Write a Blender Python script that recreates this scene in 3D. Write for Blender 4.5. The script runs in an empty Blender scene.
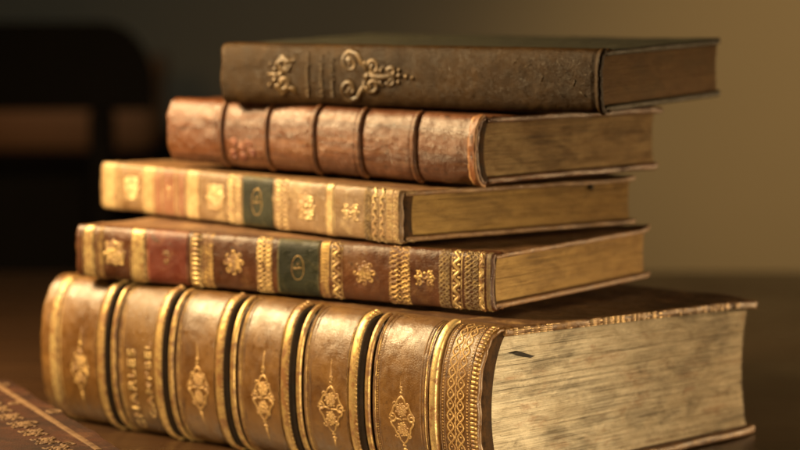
import bpy, bmesh, math, random
from mathutils import Vector, noise
R = math.radians
PI = math.pi
random.seed(11)
scene = bpy.context.scene
COL = scene.collection

# ------------------------------------------------------------------ materials
def new_mat(name):
    m = bpy.data.materials.new(name); m.use_nodes = True
    nt = m.node_tree; nt.nodes.clear()
    out = nt.nodes.new('ShaderNodeOutputMaterial')
    b = nt.nodes.new('ShaderNodeBsdfPrincipled')
    nt.links.new(b.outputs[0], out.inputs[0])
    return m, nt, b, out

def N(nt, kind, **kw):
    n = nt.nodes.new(kind)
    for k, v in kw.items():
        if k in n.inputs.keys(): n.inputs[k].default_value = v
        else: setattr(n, k, v)
    return n

def coords(nt, scale=(1, 1, 1)):
    tc = N(nt, 'ShaderNodeTexCoord'); mp = N(nt, 'ShaderNodeMapping')
    mp.inputs['Scale'].default_value = scale
    nt.links.new(tc.outputs['Object'], mp.inputs['Vector'])
    return mp.outputs[0]

def noise_tex(nt, vec, scale, detail=6, rough=.6, dist=0.0):
    n = N(nt, 'ShaderNodeTexNoise', Scale=scale, Detail=detail, Roughness=rough, Distortion=dist)
    nt.links.new(vec, n.inputs['Vector']); return n.outputs[0]

def ramp(nt, fac, stops):
    r = N(nt, 'ShaderNodeValToRGB'); e = r.color_ramp.elements
    while len(e) < len(stops): e.new(.5)
    for el, (p, c) in zip(e, stops):
        el.position = p; el.color = (*c, 1) if len(c) == 3 else c
    nt.links.new(fac, r.inputs[0]); return r.outputs[0]

def g(v): return (v, v, v)

def mixc(nt, fac, a, b, mode='MIX'):
    m = N(nt, 'ShaderNodeMix', data_type='RGBA', blend_type=mode)
    for sock, val in ((m.inputs[0], fac), (m.inputs[6], a), (m.inputs[7], b)):
        if isinstance(val, (tuple, list)): sock.default_value = (*val, 1)
        elif isinstance(val, (int, float)): sock.default_value = val
        else: nt.links.new(val, sock)
    return m.outputs[2]

def bump(nt, bsdf, height, strength, dist, prev=None):
    b = N(nt, 'ShaderNodeBump', Strength=strength, Distance=dist)
    nt.links.new(height, b.inputs['Height'])
    if prev is not None: nt.links.new(prev, b.inputs['Normal'])
    nt.links.new(b.outputs[0], bsdf.inputs['Normal']); return b.outputs[0]

def leather(name, base, dark, worn, rough=.42, wear=.5, grain=900, streak=(1, 1, 1), spots=.25, coat=0.0, gr=.35, spec=.5, wb=.4):
    m, nt, b, out = new_mat(name)
    v = coords(nt); vs = coords(nt, streak)
    big = noise_tex(nt, vs, 38, 5, .62, .6)
    mid = noise_tex(nt, vs, 170, 6, .65, .3)
    c = mixc(nt, ramp(nt, big, [(.34, g(0)), (.66, g(1))]), dark, base)
    c = mixc(nt, ramp(nt, mid, [(.30, g(.75)), (.52, g(0))]), c, dark)
    # rubbed places
    w = noise_tex(nt, vs, 75, 9, .74, .8)
    c = mixc(nt, ramp(nt, w, [(.53, g(0)), (.70, g(wear))]), c, worn)
    # small pits and stains
    p = noise_tex(nt, v, 420, 4, .6)
    c = mixc(nt, ramp(nt, p, [(.60, g(0)), (.68, g(spots))]), c, tuple(x*.25 for x in dark))
    # rubbed edges
    geo = N(nt, 'ShaderNodeNewGeometry')
    edge = ramp(nt, geo.outputs['Pointiness'], [(.515, g(0)), (.60, g(1))])
    en = mixc(nt, 1.0, edge, ramp(nt, mid, [(.36, g(0)), (.6, g(1))]), 'MULTIPLY')
    c = mixc(nt, en, c, worn)
    nt.links.new(c, b.inputs['Base Color'])
    rr = N(nt, 'ShaderNodeMapRange'); rr.inputs[1].default_value = .3; rr.inputs[2].default_value = .7
    rr.inputs[3].default_value = rough-.12; rr.inputs[4].default_value = rough+.2
    nt.links.new(mid, rr.inputs[0]); nt.links.new(rr.outputs[0], b.inputs['Roughness'])
    b.inputs['Specular IOR Level'].default_value = spec
    b.inputs['Coat Weight'].default_value = coat; b.inputs['Coat Roughness'].default_value = .36
    vo = N(nt, 'ShaderNodeTexVoronoi', Scale=grain, feature='DISTANCE_TO_EDGE'); nt.links.new(v, vo.inputs['Vector'])
    gr_h = ramp(nt, vo.outputs[0], [(0, g(0)), (.25, g(1))])
    n1 = bump(nt, b, gr_h, gr, .00025)
    bump(nt, b, w, wb, .0009, n1)
    return m

def gilt(name, gold=(.86, .58, .20), under=(.16, .07, .022), wear=.42, rough=.34, scale=330, soft=.10, metal=.7):
    m, nt, b, out = new_mat(name)
    v = coords(nt)
    n = noise_tex(nt, v, scale, 8, .72, .4); n2 = noise_tex(nt, v, 60, 4, .6)
    col = mixc(nt, ramp(nt, n2, [(.3, g(0)), (.7, g(1))]), tuple(x*.62 for x in gold), gold)
    add = N(nt, 'ShaderNodeMath', operation='MULTIPLY_ADD'); add.inputs[1].default_value = .5
    nt.links.new(n2, add.inputs[0]); nt.links.new(n, add.inputs[2])
    fac = ramp(nt, add.outputs[0], [(wear+.12, g(1)), (wear+.12+soft, g(0))])     # 1 where the foil is rubbed off
    nt.links.new(mixc(nt, fac, col, under), b.inputs['Base Color'])
    inv = N(nt, 'ShaderNodeMath', operation='SUBTRACT'); inv.inputs[0].default_value = 1.0
    nt.links.new(fac, inv.inputs[1])
    mm = N(nt, 'ShaderNodeMath', operation='MULTIPLY'); mm.inputs[1].default_value = metal
    nt.links.new(inv.outputs[0], mm.inputs[0]); nt.links.new(mm.outputs[0], b.inputs['Metallic'])
    b.inputs['Roughness'].default_value = rough
    bump(nt, b, n, .5, .0005)
    return m

def paper(name, light, mid_c, dark, stain, lines=2300, rough=.78, stain_amt=.6, streak_amt=.6, tint=None):
    m, nt, b, out = new_mat(name)
    v = coords(nt)
    ln = noise_tex(nt, coords(nt, (7, 7, lines)), 1, 4, .7)          # single leaves run flat
    ln2 = noise_tex(nt, coords(nt, (14, 14, 900)), 1, 6, .75, .3)    # gatherings
    va = coords(nt, (1, 1, 2.6))
    bl = noise_tex(nt, va, 60, 9, .72, .5); bl2 = noise_tex(nt, va, 30, 7, .66, .7)
    c = mixc(nt, ramp(nt, bl, [(.36, g(0)), (.62, g(1))]), mid_c, light)
    c = mixc(nt, ramp(nt, bl2, [(.50, g(0)), (.66, g(stain_amt))]), c, stain)
    if tint:
        bl4 = noise_tex(nt, va, 46, 8, .7, .6)
        c = mixc(nt, ramp(nt, bl4, [(.55, g(0)), (.66, g(.55))]), c, tint)
    bl3 = noise_tex(nt, coords(nt, (1, 1, 7)), 90, 9, .78, .5)
    c = mixc(nt, ramp(nt, bl3, [(.56, g(0)), (.72, g(stain_amt*.55))]), c, dark)
    sp = noise_tex(nt, v, 900, 3, .6)
    c = mixc(nt, ramp(nt, sp, [(.58, g(0)), (.72, g(.5))]), c, dark)
    brk = ramp(nt, bl2, [(.35, g(.25)), (.6, g(1))])                 # lines come and go
    c = mixc(nt, mixc(nt, 1.0, ramp(nt, ln, [(.38, g(streak_amt)), (.54, g(0))]), brk, 'MULTIPLY'), c, dark)
    c = mixc(nt, mixc(nt, 1.0, ramp(nt, ln2, [(.37, g(streak_amt)), (.46, g(0))]), brk, 'MULTIPLY'), c, dark)
    nt.links.new(c, b.inputs['Base Color']); b.inputs['Roughness'].default_value = rough
    b.inputs['Specular IOR Level'].default_value = .3
    n1 = bump(nt, b, ln, .7, .0008)
    n2 = bump(nt, b, ln2, .6, .0010, n1)
    bump(nt, b, bl, .6, .0015, n2)
    return m

def wood(name, a, bcol, rough=.35, sc=(3, 40, 40)):
    m, nt, b, out = new_mat(name)
    v = coords(nt, sc); n = noise_tex(nt, v, 1.6, 8, .65, .7)
    v2 = coords(nt); n2 = noise_tex(nt, v2, 9, 5, .6)
    c = mixc(nt, ramp(nt, n, [(.3, g(0)), (.7, g(1))]), a, bcol)
    nt.links.new(c, b.inputs['Base Color'])
    rr = N(nt, 'ShaderNodeMapRange'); rr.inputs[3].default_value = rough-.08; rr.inputs[4].default_value = rough+.18
    nt.links.new(n2, rr.inputs[0]); nt.links.new(rr.outputs[0], b.inputs['Roughness'])
    bump(nt, b, n, .25, .0015)
    return m

def plain(name, col, rough=.8, var=.25, sc=6, spec=.5):
    m, nt, b, out = new_mat(name)
    n = noise_tex(nt, coords(nt), sc, 5, .6)
    nt.links.new(mixc(nt, n, tuple(x*(1-var) for x in col), tuple(min(1, x*(1+var)) for x in col)), b.inputs['Base Color'])
    b.inputs['Roughness'].default_value = rough; b.inputs['Specular IOR Level'].default_value = spec
    return m

M = {}
M['E'] = leather('tan_calf', (.145, .066, .013), (.072, .029, .006), (.25, .14, .045), coat=.10, rough=.35, wear=.3, spots=.35, grain=1100, gr=.22)
M['E_dark'] = leather('black_stained_calf', (.016, .008, .003), (.007, .004, .002), (.04, .022, .01), rough=.7, wear=.2)  # near-black stands in for the shade beside the raised bands
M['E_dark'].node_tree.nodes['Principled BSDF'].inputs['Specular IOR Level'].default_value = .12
M['E_label'] = leather('brown_label_calf', (.150, .076, .020), (.08, .036, .009), (.27, .16, .06), rough=.34, wear=.4, spec=.35)
M['cap'] = leather('dark_turned_leather', (.018, .008, .003), (.008, .004, .002), (.05, .025, .010), rough=.8, wear=.2, spec=.1)
M['E_board'] = leather('tan_board_calf', (.105, .044, .014), (.05, .019, .006), (.50, .30, .12), rough=.45, wear=.6)
M['D'] = leather('mottled_calf', (.095, .031, .009), (.040, .012, .004), (.20, .10, .034), coat=.06, rough=.36, spec=.38, wear=.4, spots=.6)
M['D_board'] = leather('mottled_board_calf', (.18, .085, .030), (.08, .032, .012), (.40, .24, .11), rough=.5, wear=.6)
M['C'] = leather('faded_calf', (.22, .128, .056), (.12, .064, .026), (.46, .33, .17), rough=.40, wear=.6)
M['C_board'] = leather('faded_board_calf', (.20, .10, .036), (.10, .042, .015), (.42, .27, .13), rough=.5, wear=.6)
M['red'] = leather('red_morocco', (.13, .028, .014), (.07, .012, .006), (.26, .11, .05), rough=.4, wear=.4, spec=.35)
M['red_ink'] = leather('faded_red_ink', (.15, .020, .010), (.09, .010, .005), (.22, .08, .04), rough=.5, wear=.35)
M['red_pale'] = leather('pale_red_morocco', (.23, .098, .050), (.15, .058, .028), (.38, .23, .12), rough=.4, wear=.5)
M['green'] = leather('green_morocco', (.024, .025, .013), (.010, .011, .006), (.14, .11, .045), rough=.42, wear=.4, spec=.22)
M['B'] = leather('brown_calf', (.140, .044, .012), (.050, .014, .004), (.22, .105, .036), coat=.12, rough=.36, wear=.5, spots=.8, spec=.42, grain=1300, gr=.4, wb=.25, streak=(.22, 1, 3.0))
M['B_rim'] = leather('orange_worn_calf', (.27, .10, .032), (.16, .05, .014), (.46, .25, .10), rough=.45, wear=.5)
M['A'] = leather('dark_olive_cloth', (.054, .026, .006), (.026, .012, .003), (.12, .06, .017), rough=.42, wear=.3, grain=1500, gr=.5)
M['A'].node_tree.nodes['Principled BSDF'].inputs['Specular IOR Level'].default_value = .14
M['A_board'] = leather('dark_green_cloth', (.034, .030, .014), (.018, .016, .008), (.09, .07, .03), rough=.55, wear=.3, grain=1500, gr=.5)
M['gold'] = gilt('gilt', gold=(.58, .38, .14), wear=.55, rough=.40, soft=.16)
M['gold_bright'] = gilt('bright_gilt', gold=(.68, .48, .20), wear=.53, rough=.42, soft=.16)
M['emboss'] = gilt('dark_bronze_emboss', gold=(.125, .072, .022), under=(.05, .025, .007), wear=.50, rough=.42, soft=.25, metal=.3)
M['gold_dull'] = gilt('dull_gilt', gold=(.36, .24, .09), under=(.10, .055, .02), wear=.55, rough=.5, soft=.2, metal=.45)
M['gold_C'] = gilt('pale_gilt', gold=(.70, .53, .27), under=(.30, .18, .08), wear=.56, rough=.42, soft=.2)
M['tool'] = leather('blind_tooled_line', (.075, .030, .010), (.04, .016, .006), (.20, .10, .03), rough=.5, wear=.3)
M['tool_gold'] = gilt('tooled_tan', gold=(.46, .28, .10), under=(.20, .095, .028), wear=.46, rough=.45, soft=.2, metal=.35)
M['paper_E'] = paper('stained_paper', (.68, .61, .46), (.44, .37, .255), (.075, .056, .030), (.19, .165, .12), stain_amt=.6, streak_amt=.85, tint=(.34, .19, .10))
M['paper_D'] = paper('golden_paper', (.44, .29, .10), (.31, .19, .06), (.10, .055, .018), (.22, .13, .045), stain_amt=.5, streak_amt=.7)
M['paper_C'] = paper('amber_paper', (.42, .27, .085), (.29, .175, .05), (.10, .055, .018), (.20, .12, .04), stain_amt=.5, streak_amt=.7)
M['paper_B'] = paper('browned_paper', (.46, .33, .16), (.26, .16, .065), (.05, .026, .010), (.14, .08, .03), stain_amt=.6, streak_amt=.75)
M['paper_A'] = paper('dark_edge_paper', (.20, .115, .04), (.14, .075, .026), (.075, .038, .013), (.12, .08, .033), stain_amt=.5, streak_amt=.4)
M['ink'] = plain('torn_dark_paper', (.012, .009, .006), .9)
M['table'] = wood('dark_walnut', (.020, .009, .004), (.046, .021, .008), .24, (5, 60, 60))
M['wall'] = plain('ochre_plaster', (.42, .31, .18), .92, .10, 2.2)
M['floor'] = wood('floor_boards', (.04, .022, .012), (.07, .04, .02), .5)
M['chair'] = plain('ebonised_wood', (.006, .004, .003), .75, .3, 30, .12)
M['side'] = plain('blackened_oak', (.007, .005, .004), .75, .3, 30, .12)
M['box'] = wood('honey_wood', (.22, .105, .042), (.30, .15, .06), .5, (3, 30, 30))
M['under_line'] = leather('rubbed_tan_line', (.115, .060, .030), (.07, .034, .016), (.17, .10, .05), rough=.7, wear=.4, spec=.15)
M['under'] = leather('oxblood_calf', (.045, .014, .006), (.018, .007, .004), (.14, .06, .025), rough=.7, wear=.4, spec=.12)

# ------------------------------------------------------------------ helpers
def link_mesh(name, verts, faces, mat, parent=None, smooth=True):
    me = bpy.data.meshes.new(name); me.from_pydata(verts, [], faces); me.update()
    bm = bmesh.new(); bm.from_mesh(me); bmesh.ops.recalc_face_normals(bm, faces=bm.faces); bm.to_mesh(me); bm.free()
    if smooth:
        for p in me.polygons: p.use_smooth = True
    o = bpy.data.objects.new(name, me); COL.objects.link(o)
    if mat: me.materials.append(mat)
    if parent: o.parent = parent
    return o

def thing(name, label, cat, loc=(0, 0, 0), rz=0, group=None):
    o = bpy.data.objects.new(name, None); COL.objects.link(o); o.empty_display_size = .02
    o.location = loc; o.rotation_euler = (0, 0, rz)
    o['label'] = label; o['category'] = cat
    if group: o['group'] = group
    return o

class MB:
    def __init__(s): s.v = []; s.f = []
    def add(s, v, f):
        k = len(s.v); s.v += [tuple(x) for x in v]; s.f += [tuple(i+k for i in q) for q in f]
    def box(s, x0, x1, y0, y1, z0, z1, r=.001, seg=2, cuts=0):
        bm = bmesh.new(); bmesh.ops.create_cube(bm, size=1)
        for v in bm.verts:
            v.co = ((x0+x1)/2+v.co.x*(x1-x0), (y0+y1)/2+v.co.y*(y1-y0), (z0+z1)/2+v.co.z*(z1-z0))
        if r > 0: bmesh.ops.bevel(bm, geom=bm.edges[:], offset=r, segments=seg, affect='EDGES', profile=.5)
        bm.verts.index_update()
        s.add([v.co[:] for v in bm.verts], [[v.index for v in f.verts] for f in bm.faces]); bm.free()

def fine_slab(x0, x1, y0, y1, z0, z1, r, step, seed, rough=.0004, droop=0.0):
    """a board: rounded edges, dense enough to be knocked about a little"""
    def axis(a, b):
        n = max(2, int((b-a-2*r)/step)); k = 3
        pts = [a+r*(1-math.cos(PI/2*i/k)) for i in range(k)]
        pts += [a+r+(b-a-2*r)*i/n for i in range(n+1)]
        pts += [b-r*(1-math.cos(PI/2*i/k)) for i in reversed(range(k))]
        return pts
    X, Y = axis(x0, x1), axis(y0, y1)
    nx, ny = len(X), len(Y)
    h = (z1-z0)/2; zc = (z0+z1)/2
    V = []; F = []
    def edge(x, y):
        d = min(x-x0, x1-x, y-y0, y1-y)
        d = max(0, min(d, r)); return math.sqrt(max(0, 1-(1-d/r)**2))
    for sgn in (1, -1):
        for x in X:
            for y in Y:
                e = edge(x, y)
                p = Vector((x, y, zc+sgn*h*(.35+.65*e)))
                q = p*260+Vector((seed*7.1, seed*3.3, 0))
                n1 = noise.noise(q); n2 = noise.noise(q*.22+Vector((5, 0, 0)))
                w = 1-e
                # ragged outline, slightly uneven surface
                cx, cy = (x-(x0+x1)/2)/((x1-x0)/2), (y-(y0+y1)/2)/((y1-y0)/2)
                if abs(cx) > .97: p.x += math.copysign(1, cx)*(n1*rough*1.0+n2*rough*2.0)
                if abs(cy) > .97: p.y += math.copysign(1, cy)*(n1*rough*1.0+n2*rough*2.0)
                p.z += n1*rough*.35*(1 if sgn > 0 else .6)+n2*rough*.5
                cor = max(0, abs(cx)-.86)/.14*max(0, cy-.80)/.20
                p.z += droop*cor
                p.x -= math.copysign(1, cx)*cor*cor*.0022; p.y -= cor*cor*.0022
                V.append(p[:])
    def idx(s, i, j): return s*nx*ny+i*ny+j
    for s in (0, 1):
        for i in range(nx-1):
            for j in range(ny-1):
                F.append((idx(s, i, j), idx(s, i+1, j), idx(s, i+1, j+1), idx(s, i, j+1)))
    for i in range(nx-1):
        F.append((idx(0, i, 0), idx(0, i+1, 0), idx(1, i+1, 0), idx(1, i, 0)))
        F.append((idx(0, i, ny-1), idx(0, i+1, ny-1), idx(1, i+1, ny-1), idx(1, i, ny-1)))
    for j in range(ny-1):
        F.append((idx(0, 0, j), idx(0, 0, j+1), idx(1, 0, j+1), idx(1, 0, j)))
        F.append((idx(0, nx-1, j), idx(0, nx-1, j+1), idx(1, nx-1, j+1), idx(1, nx-1, j)))
    return V, F

def smooth01(x): x = max(0, min(1, x)); return x*x*(3-2*x)

# ------------------------------------------------------------------ a book
class Book:
    """local frame: x from -L (far end of spine) to 0 (near corner), y = 0 at the hinge to W at the fore-edge, z up.
    u = -x runs along the spine, s is the arc length across it (0 in the middle, + upward)."""
    def __init__(self, name, label, yaw, L, W, T, x, y, zb, tl, tw, al, aw, b, q, group='old books in the stack', lap=.007):
        self.L, self.W, self.T, self.b = L, W, T, b
        self.warp = (tl, tw, al, aw)
        self.root = thing(name, label, 'book', (x, y, zb), -R(yaw), group)
        dense = []
        n = 600
        for i in range(n+1):
            t = PI*i/n; c = math.cos(t)
            dense.append((-b*abs(math.sin(t))**q, T/2-T/2*math.copysign(abs(c)**q, c)))
        acc = [0]
        for p0, p1 in zip(dense, dense[1:]): acc.append(acc[-1]+math.dist(p0, p1))
        self.dense, self.acc, self.S = dense, acc, acc[-1]
        self.lap = lap
    def prof(self, s):
        """(y, z, ny, nz) at arc position s"""
        a = s+self.S/2
        if a <= 0: return (-a, 0, 0, -1)
        if a >= self.S: return (a-self.S, self.T, 0, 1)
        lo, hi = 0, len(self.acc)-1
        while hi-lo > 1:
            m = (lo+hi)//2
            if self.acc[m] <= a: lo = m
            else: hi = m
        k = (a-self.acc[lo])/max(1e-9, self.acc[hi]-self.acc[lo])
        p0, p1 = self.dense[lo], self.dense[hi]
        i0, i1 = max(0, lo-8), min(len(self.dense)-1, hi+8)
        ty, tz = self.dense[i1][0]-self.dense[i0][0], self.dense[i1][1]-self.dense[i0][1]
        l = math.hypot(ty, tz)
        return (p0[0]+(p1[0]-p0[0])*k, p0[1]+(p1[1]-p0[1])*k, -tz/l, ty/l)
    def P(self, u, s, h=0):
        y, z, ny, nz = self.prof(s)
        return Vector((-u, y+ny*h, z+nz*h)), Vector((0, ny, nz))
    def build(self, name, V, F, mat, parent=None, smooth=True):
        tl, tw, al, aw = self.warp; out = []
        for x, y, z in V:
            u = -x; out.append((x, y, z*(1+al*u/self.L+aw*y/self.W)+tl*u+tw*y))
        return link_mesh(name, out, F, mat, parent or self.root, smooth)
    # ---- spine shell
    def make_spine(self, mat, relief=None, step=.0008, ns=56, seed=1, rough=.00018):
        L, S = self.L, self.S; lap = self.lap
        svals = [-S/2-lap+lap*i/6 for i in range(6)]+[-S/2+S*i/ns for i in range(ns+1)]+[S/2+lap*(i+1)/6 for i in range(6)]
        nu = int(L/step); V = []; F = []; m = len(svals)
        ends = (.0, .0003, .0008, .0014)
        uvals = list(ends)+[.002+(L-.004)*i/nu for i in range(nu+1)]+[L-e for e in reversed(ends)]
        pr = [self.prof(s) for s in svals]
        for inner in (0, 1):
            for u in uvals:
                d = min(u, L-u); rnd = -.0011*(1-math.sqrt(max(0, 1-(1-min(1, d/.0016))**2)))
                for s, (y, z, ny, nz) in zip(svals, pr):
                    if inner: h = -.0020 if abs(s) < S/2 else -.0009
                    else:
                        q = Vector((u*210+seed*9, s*210, seed*3.7))
                        h = rnd+rough*(noise.noise(q)+.5*noise.noise(q*2.7)+1.2*noise.noise(q*.25))
                        if relief and abs(s) < S/2: h += relief(u, s)
                        if abs(s) > S/2+.0015: h -= .0007*math.sin(PI*min(1, (abs(s)-S/2-.0015)/.004))
                        if abs(s) > S/2+lap*.9: h -= .0004
                    ex = 0
                    if d < .0009: ex = .0007*noise.noise(Vector((s*240, seed*5.5, u*30)))
                    V.append((-(u+ex), y+ny*h, z+nz*h))
        K = len(uvals)
        def ix(a, i, j): return a*K*m+i*m+j
        for a in (0, 1):
            for i in range(K-1):
                for j in range(m-1): F.append((ix(a, i, j), ix(a, i+1, j), ix(a, i+1, j+1), ix(a, i, j+1)))
        for j in range(m-1):
            for i in (0, K-1): F.append((ix(0, i, j), ix(0, i, j+1), ix(1, i, j+1), ix(1, i, j)))
        for i in range(K-1):
            for j in (0, m-1): F.append((ix(0, i, j), ix(0, i+1, j), ix(1, i+1, j), ix(1, i, j)))
        self.spine = self.build('spine', V, F, mat)
        return self.spine
    # ---- boards and pages
    def make_boards(self, mat, t=.0032, seed=1, droop=0.0, rough=.0004):
        L, W, T = self.L, self.W, self.T
        for k, (z0, z1) in enumerate(((.0005, .0005+t), (T-.0005-t, T-.0005))):
            V, F = fine_slab(-L+.0004, -.0004, .0012, W, z0, z1, t*.48, .0032, seed+k*3, rough, droop if k else -droop*.0)
            self.build('cover_board', V, F, mat)
    def make_pages(self, mat, t=.0032, inset=.004, inner=.0025, layers=60, seed=1, jit=.00022, cave=.05, wav=.0006):
        L, W, T, b = self.L, self.W, self.T, self.b
        rnd = random.Random(seed)
        z0, z1 = t+.0006, T-t-.0006
        V = []; F = []; rows = []
        ny, nx, nf = 64, 40, 5
        for k in range(layers):
            off = rnd.gauss(0, jit)
            if rnd.random() < .05: off -= jit*rnd.uniform(3, 7)
            offf = rnd.gauss(0, jit*1.5)
            for e in (0, 1):
                zf = (k+(.06 if e == 0 else .94))/layers
                z = z0+(z1-z0)*zf
                v = (z/T-.5)*2
                yb = -b*math.sqrt(max(0, 1-v*v))*.92+inner
                yf = W-.0045-cave*(z1-z0)*4*zf*(1-zf)+offf
                xt, xh = -inset+off, -(L-inset)-off
                ring = []
                for i in range(ny+1): ring.append((xt, yb+(yf-yb)*i/ny))
                for i in range(1, nx): ring.append((xt+(xh-xt)*i/nx, yf))
                for i in range(ny+1): ring.append((xh, yf+(yb-yf)*i/ny))
                for i in range(1, 12): ring.append((xh+(xt-xh)*i/12, yb))
                idx0 = len(V)
                for (x, y) in ring:
                    amp = wav*math.sin(PI*min(1, max(0, zf)))
                    zz = z+amp*(noise.noise(Vector((x*14, y*22, seed+zf*1.5)))+.35*noise.noise(Vector((x*40, y*80, seed+zf*4))))
                    tear = .0004*max(0, noise.noise(Vector((x*60, y*110, zf*layers*.35+seed)))-.25)
                    cx = tear if x > -L/2 else -tear
                    V.append((x-cx*2.2, y, zz))
                rows.append((idx0, len(ring)))
        n = rows[0][1]
        for (a, _), (c, _) in zip(rows, rows[1:]):
            for i in range(n):
                j = (i+1) % n; F.append((a+i, a+j, c+j, c+i))
        F.append(tuple(rows[0][0]+i for i in range(n))); F.append(tuple(rows[-1][0]+i for i in range(n)))
        return self.build('page_block', V, F, mat, smooth=False)
    def make_cap(self, mat, inner, inset, h0=-.0014):
        b, T = self.b, self.T; n = 40
        m = self.S/2*.93
        for end in (0, 1):
            V = []; F = []
            for xx in (.0011, inset+.004):
                for i in range(n+1):
                    s = -m+2*m*i/n; y, z, ny, nz = self.prof(s); q = noise.noise(Vector((s*300, end, 3)))
                    V.append((xx+.0003*q*(xx < .002), y+ny*(h0), z+nz*h0))
                for i in range(n+1):
                    s = -m+2*m*i/n; y, z, ny, nz = self.prof(s); z = z+nz*h0; v = (z/T-.5)*2
                    yb = -b*math.sqrt(max(0, 1-v*v))*.92+inner+.0012
                    V.append((xx+.0006*(xx < .002), max(yb, y+ny*h0+.0006), z))
            V = [(-x if not end else -(self.L-x), y, z) for x, y, z in V]
            K = 2*(n+1)
            for i in range(n):
                F.append((i, i+1, n+1+i+1, n+1+i)); F.append((K+i, K+i+1, K+n+1+i+1, K+n+1+i))
                F.append((i, i+1, K+i+1, K+i)); F.append((n+1+i, n+2+i, K+n+2+i, K+n+1+i))
            F.append((0, n+1, K+n+1, K)); F.append((n, 2*n+1, K+2*n+1, K+n))
            self.build('headcap', V, F, mat, self.spine)
    # ---- things drawn on the spine
    def tube(self, mb, pts, r, h=0.0, sides=6, closed=False, flat=.8, taper=False):
        pts = [self.P(u, s, h) for u, s in pts]; n = len(pts); V = []; F = []
        for i in range(n):
            a = pts[(i-1) % n if closed else max(0, i-1)][0]; c = pts[(i+1) % n if closed else min(n-1, i+1)][0]
            t = (c-a)
            if t.length < 1e-9: t = Vector((1, 0, 0))
            t.normalize(); p, nn = pts[i]; bb = t.cross(nn)
            if bb.length < 1e-6: bb = Vector((1, 0, 0))
            bb.normalize()
            rr = r
            if taper: rr = r*(.25+.75*math.sin(PI*(i+.5)/n)) if taper is True else r*(taper[0]+(taper[1]-taper[0])*i/(n-1))
            for k in range(sides):
                th = 2*PI*k/sides
                V.append(p+nn*(rr*flat*math.cos(th))+bb*(rr*math.sin(th)))
        for i in range(n if closed else n-1):
            j = (i+1) % n
            for k in range(sides):
                l = (k+1) % sides; F.append((i*sides+k, i*sides+l, j*sides+l, j*sides+k))
        if not closed:
            F.append(tuple(range(sides))); F.append(tuple((n-1)*sides+k for k in range(sides)))
        mb.add(V, F)
    def patch(self, mb, u0, u1, s0, s1, h, rel=None, du=.0008, ds=.0008, hb=-.0004, wob=0.0, seed=0):
        """a thin raised piece lying on the spine"""
        nu = max(1, int(abs(u1-u0)/du)); nsd = max(2, int(abs(s1-s0)/ds)); V = []; F = []
        for a in (0, 1):
            for i in range(nu+1):
                for j in range(nsd+1):
                    u = u0+(u1-u0)*i/nu; s = s0+(s1-s0)*j/nsd
                    if wob and i in (0, nu): u += wob*noise.noise(Vector((s*300, seed+i, 1)))
                    hh = hb if a else h+(rel(u, s) if rel else 0)
                    V.append(self.P(u, s, hh)[0])
        W_ = nsd+1; K = (nu+1)*W_
        for i in range(nu):
            for j in range(nsd):
                q = (i*W_+j, (i+1)*W_+j, (i+1)*W_+j+1, i*W_+j+1); F.append(q); F.append(tuple(K+x for x in q))
        for i in range(nu):
            for j in (0, nsd): q = (i*W_+j, (i+1)*W_+j); F.append((q[0], q[1], K+q[1], K+q[0]))
        for j in range(nsd):
            for i in (0, nu): q = (i*W_+j, i*W_+j+1); F.append((q[0], q[1], K+q[1], K+q[0]))
        mb.add(V, F)
    def line(self, mb, u, r, s0=None, s1=None, h=0.0, wob=.0001, n=60):
        m = self.S/2*.965; s0 = -m if s0 is None else s0; s1 = m if s1 is None else s1
        self.tube(mb, [(u+wob*noise.noise(Vector((s0+(s1-s0)*i/n, u*50, 3))*200), s0+(s1-s0)*i/n) for i in range(n+1)], r, h)
    def wave(self, mb, u, amp, wl, r, ph=0.0, s0=None, s1=None, h=0.0):
        m = self.S/2*.955; s0 = -m if s0 is None else s0; s1 = m if s1 is None else s1
        n = int((s1-s0)/wl*10)
        self.tube(mb, [(u+amp*math.sin(2*PI*(s0+(s1-s0)*i/n)/wl+ph), s0+(s1-s0)*i/n) for i in range(n+1)], r, h, sides=5)
    def beads(self, mb, u, r, pitch, s0=None, s1=None, lu=1.0, h=0.0, ph=0.0):
        m = self.S/2*.95; s0 = -m if s0 is None else s0; s1 = m if s1 is None else s1
        n = int((s1-s0)/pitch)
        for i in range(n):
            s = s0+pitch*(i+.5+ph)
            self.tube(mb, [(u-r*lu+2*r*lu*k/4, s) for k in range(5)], r*.8, h, sides=5, taper=True)
    def dentil(self, mb, u0, u1, pitch, fill=.62, h=.00035, s0=None, s1=None):
        m = self.S/2*.95; s0 = -m if s0 is None else s0; s1 = m if s1 is None else s1
        n = int((s1-s0)/pitch)
        for i in range(n):
            a = s0+pitch*i; self.patch(mb, u0, u1, a, a+pitch*fill, h, du=.002, ds=pitch*.31)
    def shape(self, mb, cu, cs, polys, k=1.0, h=0.0, rot=0.0):
        c, s_ = math.cos(rot), math.sin(rot)
        for pts, r, *opt in polys:
            o = opt[0] if opt else {}
            jt = []
            for a, b in pts:
                q = Vector((a*1.3+cu*900, b*1.3+cs*700, cu*333)); jt.append((a+.09*noise.noise(q), b+.09*noise.noise(q+Vector((31, 7, 2)))))
            w = 1+.45*noise.noise(Vector((pts[0][0]*2+cu*500, pts[0][1]*2, r*9)))
            self.tube(mb, [(cu+(a*c-b*s_)*k, cs+(a*s_+b*c)*k) for a, b in jt], r*k*w, h-r*k*.45, **o)

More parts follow.
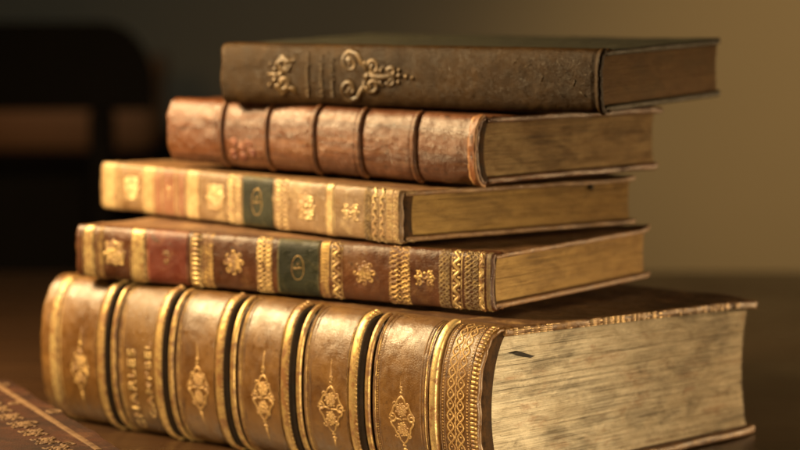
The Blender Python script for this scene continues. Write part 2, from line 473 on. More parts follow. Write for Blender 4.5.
def circ(cx, cy, r, n=14, ry=None): return [(cx+r*math.cos(2*PI*i/n), cy+(ry or r)*math.sin(2*PI*i/n)) for i in range(n)]
def spiral(cx, cy, r0, r1, a0, turns, n=22):
    return [(cx+(r0+(r1-r0)*i/n)*math.cos(a0+2*PI*turns*i/n), cy+(r0+(r1-r0)*i/n)*math.sin(a0+2*PI*turns*i/n)) for i in range(n+1)]
CL = dict(closed=True)
def blob(x, y, r): return ([(x-r*.8, y), (x-r*.3, y), (x+r*.3, y), (x+r*.8, y)], r*.8, dict(taper=True))

def flower_polys(petals=6, R0=1.0, r=.15, fill=True):
    out = [(circ(0, 0, R0*.26), r, CL)]
    for i in range(petals):
        a = 2*PI*i/petals+.3
        out.append(([(R0*.62*math.cos(a)+R0*.27*math.cos(t)*math.cos(a)-R0*.22*math.sin(t)*math.sin(a),
                      R0*.62*math.sin(a)+R0*.27*math.cos(t)*math.sin(a)+R0*.22*math.sin(t)*math.cos(a)) for t in [2*PI*k/10 for k in range(10)]], r, CL))
        out.append(blob(R0*.98*math.cos(a+PI/petals), R0*.98*math.sin(a+PI/petals), r*1.5))
        if fill: out.append(blob(R0*.6*math.cos(a), R0*.6*math.sin(a), r*1.7))
    if fill: out.append(blob(0, 0, r*2.2))
    return out

def rose_polys():
    out = flower_polys(6, .72, .13)
    for i in range(8):
        a = 2*PI*i/8
        out.append((spiral(.92*math.cos(a), .92*math.sin(a), .26, .10, a+PI, .8, 10), .09))
    return out

def drop_polys():
    """spear, flowered lozenge, tail; b runs along the spine's curve"""
    o = []
    o.append(([(0, 2.45), (.02, 2.1), (0, 1.75), (.05, 1.55), (-.03, 1.38)], .085, dict(taper=(.35, 1.1))))
    o.append(blob(0, 1.55, .15)); o.append(blob(.02, 1.32, .12))
    for sx in (-1, 1):
        o.append(([(0, 1.18), (sx*.22, 1.0), (sx*.28, .82), (sx*.5, .62), (sx*.58, .42), (sx*.76, .2), (sx*.72, .04)], .07))
        o.append(([(0, -1.18), (sx*.2, -.98), (sx*.3, -.8), (sx*.46, -.6), (sx*.52, -.4), (sx*.70, -.22), (sx*.72, -.08)], .07))
        o.append((spiral(sx*.62, .08, .24, .06, PI/2, sx*1.2, 14), .06))
        o.append((spiral(sx*.40, .72, .16, .04, 0, sx*1.0, 10), .05))
        o.append((spiral(sx*.38, -.74, .15, .04, 0, -sx*1.0, 10), .05))
        o.append(([(sx*.05, 0), (sx*.35, .05), (sx*.6, -.02), (sx*.88, .06)], .095, dict(taper=(1, .5))))
    for cy, k in ((.48, .36), (-.46, .34)):
        for p in flower_polys(6, k, .055): o.append(([(a, b+cy) for a, b in p[0]],)+tuple(p[1:]))
    o.append(blob(0, -1.25, .13)); o.append(blob(0, -1.45, .16))
    o.append(([(0, -1.5), (.02, -1.8), (-.02, -2.1), (0, -2.4)], .07, dict(taper=(1, .3))))
    return o

def text_on_spine(bk, mb, txt, u_base, s_start, size, squeeze=1.0, h=.0001, bold=.02):
    """letters upright when the book stands: height along -u... baseline at u_base, reading upward along +s"""
    cu = bpy.data.curves.new('tmp_text', 'FONT'); cu.body = txt; cu.size = 1.0; cu.extrude = 0; cu.offset = bold
    cu.space_character = 1.18; cu.resolution_u = 3
    ob = bpy.data.objects.new('tmp_text', cu); COL.objects.link(ob)
    dg = bpy.context.evaluated_depsgraph_get(); dg.update()
    me = bpy.data.meshes.new_from_object(ob.evaluated_get(dg))
    bm = bmesh.new(); bm.from_mesh(me)
    bmesh.ops.subdivide_edges(bm, edges=[e for e in bm.edges if e.calc_length() > .2], cuts=2)
    bmesh.ops.triangulate(bm, faces=bm.faces)
    ret = bmesh.ops.extrude_face_region(bm, geom=bm.faces[:])
    top = set(v for v in ret['geom'] if isinstance(v, bmesh.types.BMVert))
    bm.verts.index_update()
    V = []
    for v in bm.verts:
        V.append(bk.P(u_base+v.co.y*size, s_start+v.co.x*size*squeeze, h+(.0003 if v in top else -.0003))[0])
    mb.add(V, [[v.index for v in f.verts] for f in bm.faces]); bm.free()
    bpy.data.objects.remove(ob); bpy.data.curves.remove(cu); bpy.data.meshes.remove(me)

def sub(bk, name, mb, mat, label=None):
    o = bk.build(name, mb.v, mb.f, mat, bk.spine)
    if label: o['label'] = label
    return o

mm = .001
# ================================================================== BOOK E : the big tan one at the bottom
E = Book('old_book', 'thickest book with broad tan ribbed spine at the bottom of the stack', 42.49, .281, .188, .070,
         .0439, -.0683, 0.0, 0, 0, .0126, -.0705, .017, .86)
SE = E.S
GR = [228.0, 188.0, 147.0, 105.2, 63.6]
def relE(u, s):
    h = 0; f = smooth01((SE/2-abs(s)-SE*.03)/(SE*.12))
    um = u*1000
    for gq in GR:
        d = um-gq
        if abs(d) < 4.2: h -= .0026*f*smooth01((4.0-abs(d))/2.2)
        if 3 < d < 12: h += .0004*f*math.sin(PI*(d-3)/9)
    # panels swell slightly between the bands
    return h
E.make_spine(M['E'], relE, .0006, 72, 3)
E.make_boards(M['E_board'], .0040, 5, droop=-.0018, rough=.0008)
E.make_pages(M['paper_E'], .0040, .0060, .0080, 190, 4, .00016, .07, .0016)
E.make_cap(M['cap'], .0080, .0060)
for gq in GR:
    # near-black strip painting in the shade on the band's right flank
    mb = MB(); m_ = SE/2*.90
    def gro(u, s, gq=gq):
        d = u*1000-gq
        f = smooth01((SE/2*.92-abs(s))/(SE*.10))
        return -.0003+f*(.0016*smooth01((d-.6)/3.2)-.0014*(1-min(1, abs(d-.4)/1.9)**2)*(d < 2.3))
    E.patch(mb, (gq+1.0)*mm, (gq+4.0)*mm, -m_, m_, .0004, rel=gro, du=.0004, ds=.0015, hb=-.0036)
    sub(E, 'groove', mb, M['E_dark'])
    mb = MB(); m_ = SE/2*.95
    c = gq+6.6
    E.patch(mb, (c-2.6)*mm, (c+2.9)*mm, -m_, m_, .0007, rel=lambda u, s, c=c: smooth01((SE/2*.96-abs(s))/(SE*.09))*.0013*math.sqrt(max(0, 1-((u*1000-c)/3.0)**2)), du=.0005, ds=.0012)
    E.dentil(mb, (c-2.4)*mm, (c+.2)*mm, .0019, .5, .00185)
    sub(E, 'gilt_band', mb, M['gold'])
    mb = MB()
    E.patch(mb, (gq-2.0)*mm, (gq+.8)*mm, -m_, m_, .0002, rel=lambda u, s, c=gq-.6: .0006*math.sqrt(max(0, 1-((u*1000-c)/1.4)**2)), du=.0005, ds=.0012)
    E.line(mb, (gq-5.4)*mm, .00028, h=.0002); E.beads(mb, (gq-6.6)*mm, .00028, .0011, h=.0002)
    E.line(mb, (c+4.4)*mm, .00026, h=.0003)
    sub(E, 'gilt_fillet', mb, M['gold'])
    mb = MB()
    E.line(mb, (c+3.6)*mm, .00030, h=.0001); E.line(mb, (c+5.3)*mm, .00026, h=.0)
    E.line(mb, (gq-4.5)*mm, .00028, h=.0001); E.line(mb, (gq-7.6)*mm, .00024, h=0)
    sub(E, 'tooled_line', mb, M['tool'])
# tail bands
mb = MB()
E.patch(mb, 22.6*mm, 26.4*mm, -SE/2*.95, SE/2*.95, .0006, rel=lambda u, s: .0010*math.sqrt(max(0, 1-((u*1000-24.5)/2.1)**2)), du=.0005, ds=.0012)
E.line(mb, 29.6*mm, .0003); sub(E, 'gilt_band', mb, M['gold_bright'])
mb = MB()
for a in (28.2, 30.8, 32.4, 20.9, 18.6, 5.0): E.line(mb, a*mm, .00034)
sub(E, 'tooled_line', mb, M['tool'])
mb = MB()
for a in (19.7, 6.1): E.beads(mb, a*mm, .00042, .0013)
for c0 in (15.4, 9.9):
    for ph in (0, PI): E.wave(mb, c0*mm, 1.75*mm, 9.2*mm, .00042, ph)
    E.beads(mb, c0*mm, .0006, .0046, lu=.8, ph=.0)
E.line(mb, 12.65*mm, .00022); E.wave(mb, 12.65*mm, .5*mm, 3*mm, .0002)
sub(E, 'gilt_braid', mb, M['tool_gold'])
mb = MB(); E.dentil(mb, .7*mm, 4.0*mm, .0019, .66, .0006); sub(E, 'gilt_edge_roll', mb, M['gold'])
# head end
mb = MB(); E.patch(mb, 268*mm, 273*mm, -SE/2*.9, SE/2*.9, .0004, du=.001, ds=.002); E.line(mb, 266*mm, .0004)
E.line(mb, 238.5*mm, .0003); sub(E, 'gilt_band', mb, M['gold_bright'])
for c0, sc in ((251.8, 8.0), (169.3, 8.6), (127.2, 8.8), (85.1, 8.9), (43.0, 9.0)):
    mb = MB(); E.shape(mb, c0*mm, -7.5*mm, [(q[0], q[1]*.78)+tuple(q[2:]) for q in drop_polys()], sc*mm, .00015, .05*math.sin(c0*1.7))
    sub(E, 'gilt_ornament', mb, M['tool_gold' if c0 < 200 else 'gold'])
mb = MB(); E.patch(mb, 195.5*mm, 221*mm, -SE/2*.94, SE/2*.94, .00028, ds=.0015); sub(E, 'title_label', mb, M['E_label'])
mb = MB()
text_on_spine(E, mb, 'CHARLES', 212.0*mm, -34*mm, 7.2*mm, 1.18, .0003, .012)
text_on_spine(E, mb, 'CAMPBEL', 201.0*mm, -26*mm, 5.6*mm, 1.36, .0003, .012)
sub(E, 'title_lettering', mb, M['gold_bright'])
# gold tooling on the edge of the upper board
mb = MB(); rr = random.Random(3)
tz = .070-.0005-.002
y = .006
while y < .168:
    l = rr.uniform(.0015, .0045)
    if rr.random() < .93:
        for dz in (-.0011, -.0002, .0007, .0015):
            if rr.random() < .8: mb.box(-.0006, .00035, y, y+l, tz+dz-.0003, tz+dz+.0002, .0001, 1)
    y += l+rr.uniform(.0003, .0007)
o = E.build('gilt_edge_tooling', mb.v, mb.f, M['gold_C'])
# torn slip sticking out of the pages
mb = MB()
pts = [(.0080, .0578), (.0135, .0583), (.0185, .0566), (.0215, .0558), (.0185, .0552), (.0150, .0560), (.0115, .0572)]
V = []
for dx in (-.0056, -.0030):
    for k, (yy, zz) in enumerate(pts): V.append((dx+(.0016 if (dx > -.004 and 1 < k < 5) else 0), yy, zz))
n = len(pts); F = [tuple(range(n)), tuple(range(n, 2*n))]+[(i, (i+1) % n, n+(i+1) % n, n+i) for i in range(n)]
E.build('torn_page_slip', V, F, M['ink'], smooth=False)

# ================================================================== BOOK D
D = Book('old_book', 'slim mottled brown book with green spine panel, resting directly on the thick tan book', 32.14, .230, .153, .0255,
         .0420, -.0272, .0713, .0050, -.0048, -.0229, -.0125, .0042, .55)
SD = D.S; mD = SD/2
D.make_spine(M['D'], None, .0009, 44, 7)
D.make_boards(M['D_board'], .0026, 15, droop=.0014, rough=.0007)
D.make_pages(M['paper_D'], .0026, .0045, .0042, 70, 8, .00011, .06, .0007)
D.make_cap(M['cap'], .0042, .0045)
def panel(bk, u0, u1, mat, name='title_label', k=.93):
    mb = MB(); bk.patch(mb, u0*mm, u1*mm, -bk.S/2*k, bk.S/2*k, .0002, ds=.0012, wob=.0003, seed=u0); return sub(bk, name, mb, mat)
def lace_band(bk, u0, u1, mat, kind='lace', k=.93, base=None):
    """a gilt roll across the spine"""
    mb = MB(); w = u1-u0; c0 = (u0+u1)/2; m = bk.S/2*k
    if kind == 'solid':
        bk.patch(mb, u0*mm, u1*mm, -m, m, .00025, rel=lambda u, s: .00016*noise.noise(Vector((u*900, s*900, u0))), du=.0007, wob=.0005, seed=u0)
        bk.line(mb, (u0-1.0)*mm, .0002, -m, m); bk.line(mb, (u1+1.0)*mm, .0002, -m, m)
    elif kind == 'lace':
        for dx, ph in ((-.28, 0), (-.28, PI), (.28, .6), (.28, PI+.6)): bk.wave(mb, (c0+dx*w)*mm, w*.2*mm, 4.6*mm, .00036, ph, -m, m)
        bk.beads(mb, (c0-.28*w)*mm, .00055, .0023, -m, m); bk.beads(mb, (c0+.28*w)*mm, .00055, .0023, -m, m, ph=.2)
        bk.beads(mb, c0*mm, .0005, .0019, -m, m)
        for dx in (-.5, .5): bk.beads(mb, (c0+dx*w)*mm, .00032, .0012, -m, m)
    elif kind == 'vine':
        bk.wave(mb, c0*mm, w*.22*mm, 5.6*mm, .0008, 0, -m, m)
        bk.beads(mb, (c0-.2*w)*mm, .0008, .0056, -m, m, ph=.25); bk.beads(mb, (c0+.2*w)*mm, .0008, .0056, -m, m, ph=-.25)
        bk.line(mb, (c0-.42*w)*mm, .0002, -m, m); bk.line(mb, (c0+.42*w)*mm, .0002, -m, m)
    elif kind == 'scale':
        for q_ in range(3):
            bk.wave(mb, (c0+(q_-1)*w*.3)*mm, w*.15*mm, 3.4*mm, .00036, 0, -m, m); bk.wave(mb, (c0+(q_-1)*w*.3)*mm, w*.15*mm, 3.4*mm, .00036, PI, -m, m)
        bk.line(mb, (c0-.5*w)*mm, .0002, -m, m)
    elif kind == 'dentil':
        bk.dentil(mb, u0*mm, u1*mm, .0023, .6, .0004, -m, m); bk.line(mb, (u1+.9)*mm, .0003, -m, m); bk.line(mb, (u0-.9)*mm, .0003, -m, m)
    elif kind == 'lines':
        n = max(2, int(w/1.3))
        for i in range(n+1): bk.line(mb, (u0+w*i/n)*mm, .00028 if i % 2 else .0004, -m, m)
    return sub(bk, 'gilt_band', mb, mat)
def orn(bk, u, s, polys, k, mat, rot=0.0, name='gilt_ornament'):
    mb = MB(); bk.shape(mb, u*mm, s*mm, polys, k*mm, .0001, rot); return sub(bk, name, mb, mat)
def oval_polys():
    return [(circ(0, 0, .62, 22, 1.05), .10, CL), (circ(0, 0, .45, 20, .85), .06, CL), ([(-.42, 0), (-.1, .05), (.1, -.05), (.42, 0)], .10),
            blob(0, .35, .16), blob(0, -.35, .16)]
def square_polys():
    o = flower_polys(8, 1.0, .17)
    for a in (-.55, 0, .55):
        for b_ in (-.55, 0, .55): o.append(blob(a, b_, .24))
    o.append(([(-.9, -.9), (.9, -.9), (.9, .9), (-.9, .9)], .12, CL)); return o
def putti_polys():
    o = []
    for sx in (-1, 1):
        o += [(spiral(sx*.75, .35, .42, .1, PI/2, sx*1.1, 16), .14), (spiral(sx*.7, -.45, .38, .1, -PI/2, -sx*1.1, 16), .14), blob(sx*1.2, 0, .26), blob(sx*.35, .05, .3), blob(sx*1.0, -.75, .2), blob(sx*.95, .75, .2)]
    o += [([(-1.1, -.3), (-.5, .1), (0, -.15), (.5, .15), (1.1, -.2)], .17), blob(0, .5, .22), blob(.1, -.5, .24)]
    return o

lace_band(D, 219.0, 224.0, M['gold_bright'], 'solid')
lace_band(D, 213.5, 215.5, M['gold'], 'lines')
orn(D, 206.3, .3, square_polys(), 5.6, M['gold_bright'])
lace_band(D, 188.6, 195.6, M['gold_bright'], 'solid')
panel(D, 163.5, 186.5, M['red'])
orn(D, 174.5, 0, putti_polys(), 3.2, M['gold_dull'], PI/2)
lace_band(D, 165.4, 184.6, M['gold_dull'], 'lines') if False else None
lace_band(D, 156.2, 160.2, M['gold_bright'], 'dentil')
lace_band(D, 149.0, 154.0, M['gold'], 'lace')
orn(D, 137.0, 0, rose_polys(), 5.0, M['gold'])
lace_band(D, 116.0, 124.0, M['gold_bright'], 'lace')
panel(D, 90.0, 112.6, M['green'])
orn(D, 101.4, 0, oval_polys(), 5.3, M['gold'])
lace_band(D, 84.8, 89.0, M['gold'], 'scale'); lace_band(D, 77.2, 83.6, M['gold_bright'], 'vine')
orn(D, 65.6, 0, rose_polys(), 5.0, M['gold'])
lace_band(D, 42.0, 52.4, M['gold'], 'lace')
orn(D, 34.2, 0, putti_polys(), 4.0, M['gold'])
lace_band(D, 21.6, 26.6, M['gold_dull'], 'lace'); lace_band(D, 15.0, 20.6, M['gold_bright'], 'vine')
lace_band(D, 7.0, 13.6, M['gold_dull'], 'lace'); lace_band(D, 4.0, 6.6, M['gold_bright'], 'vine'); lace_band(D, 1.0, 2.6, M['gold_dull'], 'scale')

# ================================================================== BOOK C
C_ = Book('old_book', 'thin faded fawn book with heavily gilt flat spine, third in the stack', 48.79, .230, .152, .0237,
          .0022, -.0024, .0981, .0006, -.0087, -.0133, -.0115, .0030, .42)
SC = C_.S
C_.make_spine(M['C'], None, .0009, 40, 17)
C_.make_boards(M['C_board'], .0024, 25, droop=.0008, rough=.0006)
C_.make_pages(M['paper_C'], .0024, .0050, .0070, 64, 9, .00010, .05, .0006)
C_.make_cap(M['cap'], .0070, .0050)
lace_band(C_, 215.6, 226.0, M['gold_C'], 'solid')
lace_band(C_, 211.5, 213.5, M['gold_C'], 'lines')
orn(C_, 203.0, 0, square_polys(), 5.8, M['gold_C'])
lace_band(C_, 183.5, 192.0, M['gold_C'], 'solid')
panel(C_, 158.5, 182.5, M['red_pale'])
mb = MB()
for a in (163.5, 166, 176.5): C_.line(mb, a*mm, .0004, h=.0002)
sub(C_, 'gilt_fillet', mb, M['gold_C'])
orn(C_, 171.0, 0, putti_polys(), 2.6, M['gold_C'], PI/2)
lace_band(C_, 147.0, 156.0, M['gold_C'], 'solid')
orn(C_, 134.0, 0, square_polys(), 6.2, M['gold_C'])
lace_band(C_, 114.0, 124.0, M['gold_C'], 'lace')
panel(C_, 89.6, 112.8, M['green'])
orn(C_, 101.6, 0, oval_polys(), 6.0, M['gold'])
lace_band(C_, 78.5, 87.5, M['gold_C'], 'lace')
orn(C_, 65.0, 0, square_polys(), 5.6, M['gold_C'])
lace_band(C_, 46.0, 50.5, M['gold_C'], 'solid')
orn(C_, 33.5, 0, putti_polys(), 4.4, M['gold_C'])
lace_band(C_, 20.0, 24.0, M['gold_dull'], 'lace')
lace_band(C_, 14.6, 19.2, M['gold_C'], 'vine'); lace_band(C_, 9.4, 14.0, M['gold_C'], 'vine'); lace_band(C_, 5.2, 9.0, M['gold_C'], 'scale'); lace_band(C_, 1.2, 4.4, M['gold_C'], 'lace')
# small marker stub between the pages and the board
mb = MB(); mb.box(-.0056, -.0042, .1200, .1226, .0182, .0207, .0005, 2)
C_.build('page_marker', mb.v, mb.f, M['ink'])

# ================================================================== BOOK B
B = Book('old_book', 'plain reddish-brown book with rubbed rounded spine and thin ribs, second from the top', 42.34, .201, .133, .0310,
         .0386, .0068, .1231, .0053, -.0038, .0075, 0, .0075, .80)
SB = B.S
BB = [162.7, 131.9, 100.8, 71.3, 37.3]
def relB(u, s):
    h = 0; um = u*1000; f = smooth01((SB/2-abs(s))/(SB*.06))
    for b0 in BB:
        d = abs(um-b0+2.0)
        if d < 1.1: h -= .0009*f*smooth01((1.1-d)/.7)
        d = abs(um-b0-2.2)
        if d < .8: h -= .0004*f*smooth01((1.0-d)/.8)
    if um < 4.5: h += .0006*math.sin(PI*max(0, um)/4.5)
    return h+.00025*noise.noise(Vector((um*.11, s*160, 4)))
B.make_spine(M['B'], relB, .0007, 48, 27, .00030)
B.make_boards(M['B'], .0030, 35, droop=-.0006, rough=.0009)
B.make_pages(M['paper_B'], .0030, .0045, .0055, 74, 12, .00013, .06, .0009)
B.make_cap(M['cap'], .0055, .0045)
for b0 in BB:
    mb = MB(); m = SB/2*.93
    B.patch(mb, (b0-1.5)*mm, (b0+1.5)*mm, -m, m, .0001, rel=lambda u, s, b0=b0: .0011*math.sqrt(max(0, 1-((u*1000-b0)/1.55)**2))+.0002*noise.noise(Vector((u*400, s*300, b0))), du=.0004, ds=.001)
    sub(B, 'raised_band', mb, M['B'])
mb = MB(); B.patch(mb, .2*mm, 4.2*mm, -SB/2*.97, SB/2*.97, .0007, rel=lambda u, s: .0005*noise.noise(Vector((u*500, s*260, 2))), wob=.0006); sub(B, 'headcap', mb, M['B_rim'])
mb = MB()
for k, (a, b_) in enumerate(((153, -4), (148, -6), (143, -3.5), (154, -9), (147.5, -10.5), (141, -8.5))):
    B.shape(mb, a*mm, b_*mm, [(spiral(0, 0, 2.3, .7, k*1.3, .9, 12), .8), ([(-1.6, -1.2), (0, .4), (1.7, 1.2)], .7)], mm, .0003)
sub(B, 'red_lettering', mb, M['red_ink'])

# ================================================================== BOOK A
A = Book('old_book', 'dark olive-brown book with embossed scroll ornaments on top of the stack', 29.84, .201, .135, .0286,
         .0914, .0036, .1553, -.0029, .0117, .0088, .0050, .0058, .72)
SA = A.S
def relA(u, s):
    um = u*1000
    h = .00012*noise.noise(Vector((um*.05, s*90, 8)))
    if um < 2.6: h += .0007*math.sin(PI*um/2.6)
    elif um < 4.4: h -= .0005*math.sin(PI*(um-2.6)/1.8)
    return h
A.make_spine(M['A'], relA, .0009, 44, 37)
A.make_boards(M['A_board'], .0028, 45, droop=.0006, rough=.0005)
A.make_pages(M['paper_A'], .0028, .0035, .0022, 70, 14, .00008, .06, .0005)
A.make_cap(M['cap'], .0022, .0035)
def scroll_polys():
    o = []
    for sy in (-1, 1):
        o += [(spiral(-.5, sy*.62, .52, .12, sy*PI*.2, sy*1.35, 26), .12, dict(taper=(.7, 1.2))),
              ([(-.95, sy*1.0), (-.55, sy*1.18), (-.1, sy*1.05), (.15, sy*.7), (.35, sy*.35), (.2, sy*.1)], .13, dict(taper=True)),
              (spiral(.75, sy*.42, .34, .1, sy*PI, -sy*1.2, 20), .11), blob(.3, sy*.62, .17), blob(1.2, sy*.3, .16),
              ([(.35, sy*.2), (.8, sy*.12), (1.3, sy*.45), (1.6, sy*.28)], .10, dict(taper=True)),
              (spiral(1.75, sy*.24, .24, .08, sy*PI, -sy*1.1, 14), .09), blob(-.5, sy*.6, .15)]
    o += [([(.1, 0), (.6, .04), (1.2, -.04), (1.8, .03), (2.5, 0)], .13, dict(taper=True)), blob(.45, 0, .22), blob(2.15, .02, .24), blob(2.55, 0, .18), blob(2.15, .3, .14), blob(2.15, -.3, .14), blob(2.9, 0, .1)]
    return o
def curl_polys():
    o = []
    for sy in (-1, 1):
        o += [([(-.75, sy*1.15), (-.55, sy*.7), (-.15, sy*.62), (.2, sy*.95), (.55, sy*.55)], .13, dict(taper=True)),
              (spiral(.1, sy*.42, .36, .1, 0, sy*1.1, 18), .12), blob(.55, sy*.25, .18), ([(-.6, sy*.95), (-.2, sy*.25), (.3, sy*.1)], .10, dict(taper=True)),
              blob(.85, sy*.5, .14)]
    o += [blob(.2, 0, .24), ([(0, 0), (.5, 0), (1.05, 0)], .12, dict(taper=True))]
    return o
def fat(p): return [(q[0], q[1]*1.45)+tuple(q[2:]) for q in p]
def flip(p): return [([(-a, b_) for a, b_ in q[0]],)+tuple(q[1:]) for q in p]
orn(A, 124.0, 0, fat(flip(scroll_polys())), 9.9, M['emboss'])
orn(A, 164.5, 0, fat(curl_polys()), 9.6, M['emboss'])
mb = MB(); rr = random.Random(8)
for col_u in (152.0, 144.3, 138.4):
    s = -9.5
    while s < 9.5:
        hgt = rr.choice((1.5, 1.8, 1.8)); wd = rr.uniform(1.0, 1.5)
        kind = rr.randrange(4)
        polys = [([(-hgt/2, 0), (0, .05), (hgt/2, 0)], .26)]
        if kind == 0: polys.append(([(-hgt/2, 0), (-hgt/2, wd)], .22))
        if kind == 1: polys.append((circ(0, wd*.6, wd*.5, 10), .2, CL))
        if kind == 2: polys += [([(hgt/2, 0), (hgt/2, wd)], .22), ([(0, 0), (0, wd*.8)], .2)]
        if kind == 3: polys.append(([(-hgt/2, wd), (hgt/2, wd)], .24))
        A.shape(mb, col_u*mm, s*mm, polys, mm*1.1, .00025)
        s += wd+1.15
sub(A, 'title_lettering', mb, M['emboss'])
# faint blind scratches and worn tooling towards the near end
mb = MB(); rr = random.Random(5)
for k in range(18):
    u0 = rr.uniform(6, 44); s0 = rr.gauss(0 if u0 < 30 else 5, 4.0); a = rr.uniform(-.5, 2.0); l = rr.uniform(1, 4.5)
    if abs(s0) > 10: continue
    A.shape(mb, u0*mm, s0*mm, [([(0, 0), (l*.5*math.cos(a), l*.5*math.sin(a)+.15), (l*math.cos(a), l*math.sin(a))], rr.uniform(.10, .18), dict(taper=True))], mm, .00018)
sub(A, 'worn_tooling', mb, M['emboss'])

# ================================================================== book lying in front, lower left
F_ = thing('closed_book', 'oxblood book with tooled cover and tan border line lying flat at the lower left', 'book', (-.1235, -.0845, 0), R(21.6+0), None)
# local: x = right edge at 0 going to -0.15, y along the receding edge
Tz = .020; LF = .205
V, F = fine_slab(-.150, .010, 0, LF, Tz-.0032, Tz, .0015, .004, 71, .0005); link_mesh('cover_board', V, F, M['under'], F_)
V, F = fine_slab(-.150, .010, 0, LF, .0003, .0035, .0015, .004, 73, .0005); link_mesh('cover_board', V, F, M['under'], F_)
mb = MB()
for k in range(14):
    z0 = .0037+(.0130)*k/14
    mb.box(-.146+random.uniform(-.0003, .0003), .0060+random.uniform(-.0003, .0003), .004, LF-.004, z0, z0+.0009, .0002, 1)
link_mesh('page_block', mb.v, mb.f, M['paper_D'], F_, False)
mb = MB(); mb.box(-.1535, -.1465, 0, LF, .0003, Tz+.0004, .003, 3); link_mesh('spine', mb.v, mb.f, M['under'], F_)
class Flat:
    def P(self, u, s, h=0): return Vector((u, s, Tz+h)), Vector((0, 0, 1))
    tube = Book.tube; shape = Book.shape
fl = Flat()
mb = MB(); mb.box(-.0017, .0014, .004, LF-.004, Tz-.0004, Tz+.0006, .0003, 2)
link_mesh('border_line', mb.v, mb.f, M['under_line'], F_)
for k in range(9):
    y0 = .012+k*.0215
    mb = MB()
    fl.shape(mb, -.0155, y0, putti_polys(), .0062, .0002, PI/2)
    fl.shape(mb, -.0155, y0+.0105, [(spiral(0, 0, .0042, .001, k, 1.3, 16), .0010)], 1.0, .0003)
    link_mesh('tooled_ornament', mb.v, mb.f, M['under_line'], F_)

# ================================================================== setting
def struct(name, mb, mat, smooth=False):
    o = link_mesh(name, mb.v, mb.f, mat, None, smooth); o['kind'] = 'structure'; return o
mb = MB(); mb.box(-1.1, 1.1, -.62, .74, -.034, 0, .004, 3)
tb = thing('wooden_table', 'dark polished wooden table that the books are stacked on', 'table', (0, 0, -.75))
o = link_mesh('table_top', [(x, y, z+.75) for x, y, z in mb.v], mb.f, M['table'], tb)
for x in (-1.02, 1.02):
    for y in (-.54, .66):
        mb = MB(); mb.box(x-.035, x+.035, y-.035, y+.035, 0, .714, .004, 2); link_mesh('leg', mb.v, mb.f, M['table'], tb)
mb = MB(); mb.box(-.96, .96, -.50, .62, .62, .7135, .003, 2); link_mesh('apron', mb.v, mb.f, M['table'], tb)
mb = MB(); mb.box(-4, 4, -3, 2.6, -.80, -.7525, 0); struct('floor', mb, M['floor'])
mb = MB(); mb.box(-4, 4, 2.2, 2.3, -.7525, 2.4, 0); struct('wall', mb, M['wall'])

# dark chair behind the table
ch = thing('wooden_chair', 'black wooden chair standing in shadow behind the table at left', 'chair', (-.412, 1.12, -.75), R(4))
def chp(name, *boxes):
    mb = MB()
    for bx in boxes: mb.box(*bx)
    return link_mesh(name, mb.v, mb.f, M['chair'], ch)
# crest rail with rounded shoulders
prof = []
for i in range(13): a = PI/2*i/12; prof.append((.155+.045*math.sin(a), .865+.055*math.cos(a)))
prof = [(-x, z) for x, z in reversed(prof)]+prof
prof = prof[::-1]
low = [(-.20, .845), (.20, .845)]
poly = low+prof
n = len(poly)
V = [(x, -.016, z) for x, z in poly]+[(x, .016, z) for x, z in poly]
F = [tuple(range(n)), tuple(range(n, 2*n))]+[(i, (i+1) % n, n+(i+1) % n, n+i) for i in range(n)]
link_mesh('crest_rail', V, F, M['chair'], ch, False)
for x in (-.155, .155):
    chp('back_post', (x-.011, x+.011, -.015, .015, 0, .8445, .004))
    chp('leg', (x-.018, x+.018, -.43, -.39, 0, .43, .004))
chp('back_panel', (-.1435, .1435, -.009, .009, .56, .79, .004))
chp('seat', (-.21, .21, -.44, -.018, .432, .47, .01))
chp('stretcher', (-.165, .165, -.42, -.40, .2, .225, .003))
# sideboard with a wooden box on it
sb = thing('sideboard', 'black sideboard standing against the wall behind the chair', 'sideboard', (-.78, 1.9, -.75))
mb = MB(); mb.box(-.62, .55, -.2, .22, .06, .735, .004); link_mesh('carcass', mb.v, mb.f, M['side'], sb)
mb = MB(); mb.box(-.65, .58, -.23, .24, .7365, .765, .005); link_mesh('top', mb.v, mb.f, M['side'], sb)
for x in (-.31, .24):
    mb = MB(); mb.box(x-.26, x+.26, -.216, -.2025, .10, .70, .004); d = link_mesh('door', mb.v, mb.f, M['side'], sb)
    mb = MB(); mb.box(x+.19, x+.21, -.236, -.2175, .40, .48, .004); link_mesh('handle', mb.v, mb.f, M['gold_dull'], d)
for x in (-.58, .51):
    mb = MB(); mb.box(x-.03, x+.03, -.18, .2, 0, .0585, .004); link_mesh('foot', mb.v, mb.f, M['side'], sb)
bx = thing('wooden_box', 'honey-brown wooden box standing on the sideboard at far left', 'box', (-.475, 1.86, .0155))
mb = MB(); mb.box(-.20, .20, -.11, .11, 0, .066, .004); link_mesh('box_body', mb.v, mb.f, M['box'], bx)
mb = MB(); mb.box(-.203, .203, -.113, .113, .0675, .098, .006); link_mesh('lid', mb.v, mb.f, M['box'], bx)
mb = MB(); mb.box(-.015, .015, -.117, -.1135, .052, .08, .001); link_mesh('clasp', mb.v, mb.f, M['gold_dull'], bx)

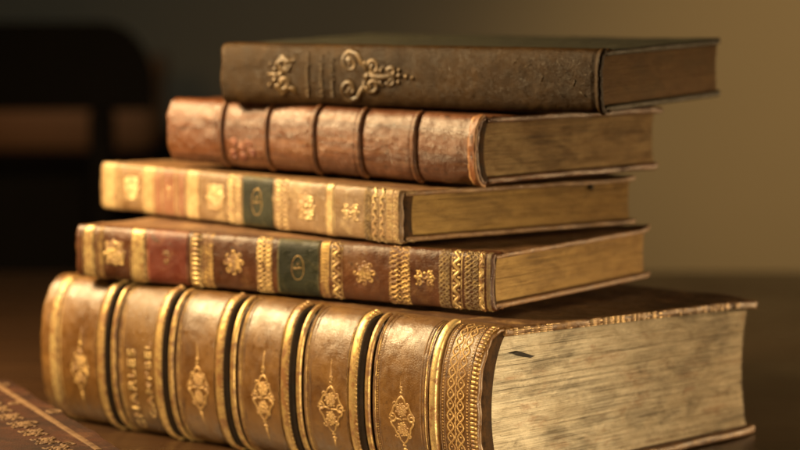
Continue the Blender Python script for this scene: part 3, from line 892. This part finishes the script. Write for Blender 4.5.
# ================================================================== light
def area(name, loc, target, size, power, col, sy=None, spread=180):
    l = bpy.data.lights.new(name, 'AREA'); l.energy = power; l.color = col; l.size = size
    if sy: l.shape = 'RECTANGLE'; l.size_y = sy
    l.spread = R(spread)
    o = bpy.data.objects.new(name, l); COL.objects.link(o); o.location = loc
    o.rotation_euler = (Vector(target)-Vector(loc)).to_track_quat('-Z', 'Y').to_euler(); return o
area('key_lamp', (-.47, .105, .39), (-.10, .06, .05), .20, 13.0, (1, .72, .36))
def spot(name, loc, target, power, col, ang, blend=1.0, size=.1):
    l = bpy.data.lights.new(name, 'SPOT'); l.energy = power; l.color = col; l.spot_size = R(ang); l.spot_blend = blend; l.shadow_soft_size = size
    o = bpy.data.objects.new(name, l); COL.objects.link(o); o.location = loc
    o.rotation_euler = (Vector(target)-Vector(loc)).to_track_quat('-Z', 'Y').to_euler(); return o
spot('front_lamp', (.34, -.95, .085), (.0, -.075, .008), 74, (1, .76, .44), 18, 1.0, .05)  # added fill from an unseen source, brightens the page ends
spot('wall_lamp', (1.1, .7, .75), (.52, 2.2, .065), 54.0, (1, .77, .43), 31)  # unseen spot added for the warm pool on the wall's right
spot('room_lamp', (-.1, .5, 1.2), (-.22, 2.2, .15), 9.0, (.84, .97, 1.0), 36)  # unseen cool spot added to lift the wall at left and middle
spot('cabinet_lamp', (-.02, 1.25, .55), (-.45, 1.75, .07), 6.5, (1, .62, .34), 30)  # added spot with no real fixture, brings out the wooden box
spot('table_lamp', (.80, .30, .10), (.30, .12, .0), 34.0, (1, .64, .30), 44)  # added spot with no real fixture, warm glow on the table's right
w = bpy.data.worlds.new('World'); scene.world = w; w.use_nodes = True
bg = w.node_tree.nodes['Background']; bg.inputs[0].default_value = (1.0, .82, .58, 1); bg.inputs[1].default_value = .004

# ================================================================== camera
cam = bpy.data.cameras.new('camera'); co = bpy.data.objects.new('camera', cam); COL.objects.link(co)
co.location = (0, -1.1791, .2224); co.rotation_euler = (PI/2-.0982, 0, 0)
cam.sensor_width = 36; cam.lens = 2678/800*36; cam.clip_start = .01; cam.clip_end = 50
cam.dof.use_dof = True; cam.dof.focus_distance = 1.115; cam.dof.aperture_fstop = 7.5; cam.dof.aperture_blades = 0
scene.camera = co
scene.view_settings.view_transform = 'Standard'; scene.view_settings.look = 'None'
scene.view_settings.exposure = 0; scene.view_settings.gamma = 1
scene.cycles.use_denoising = True
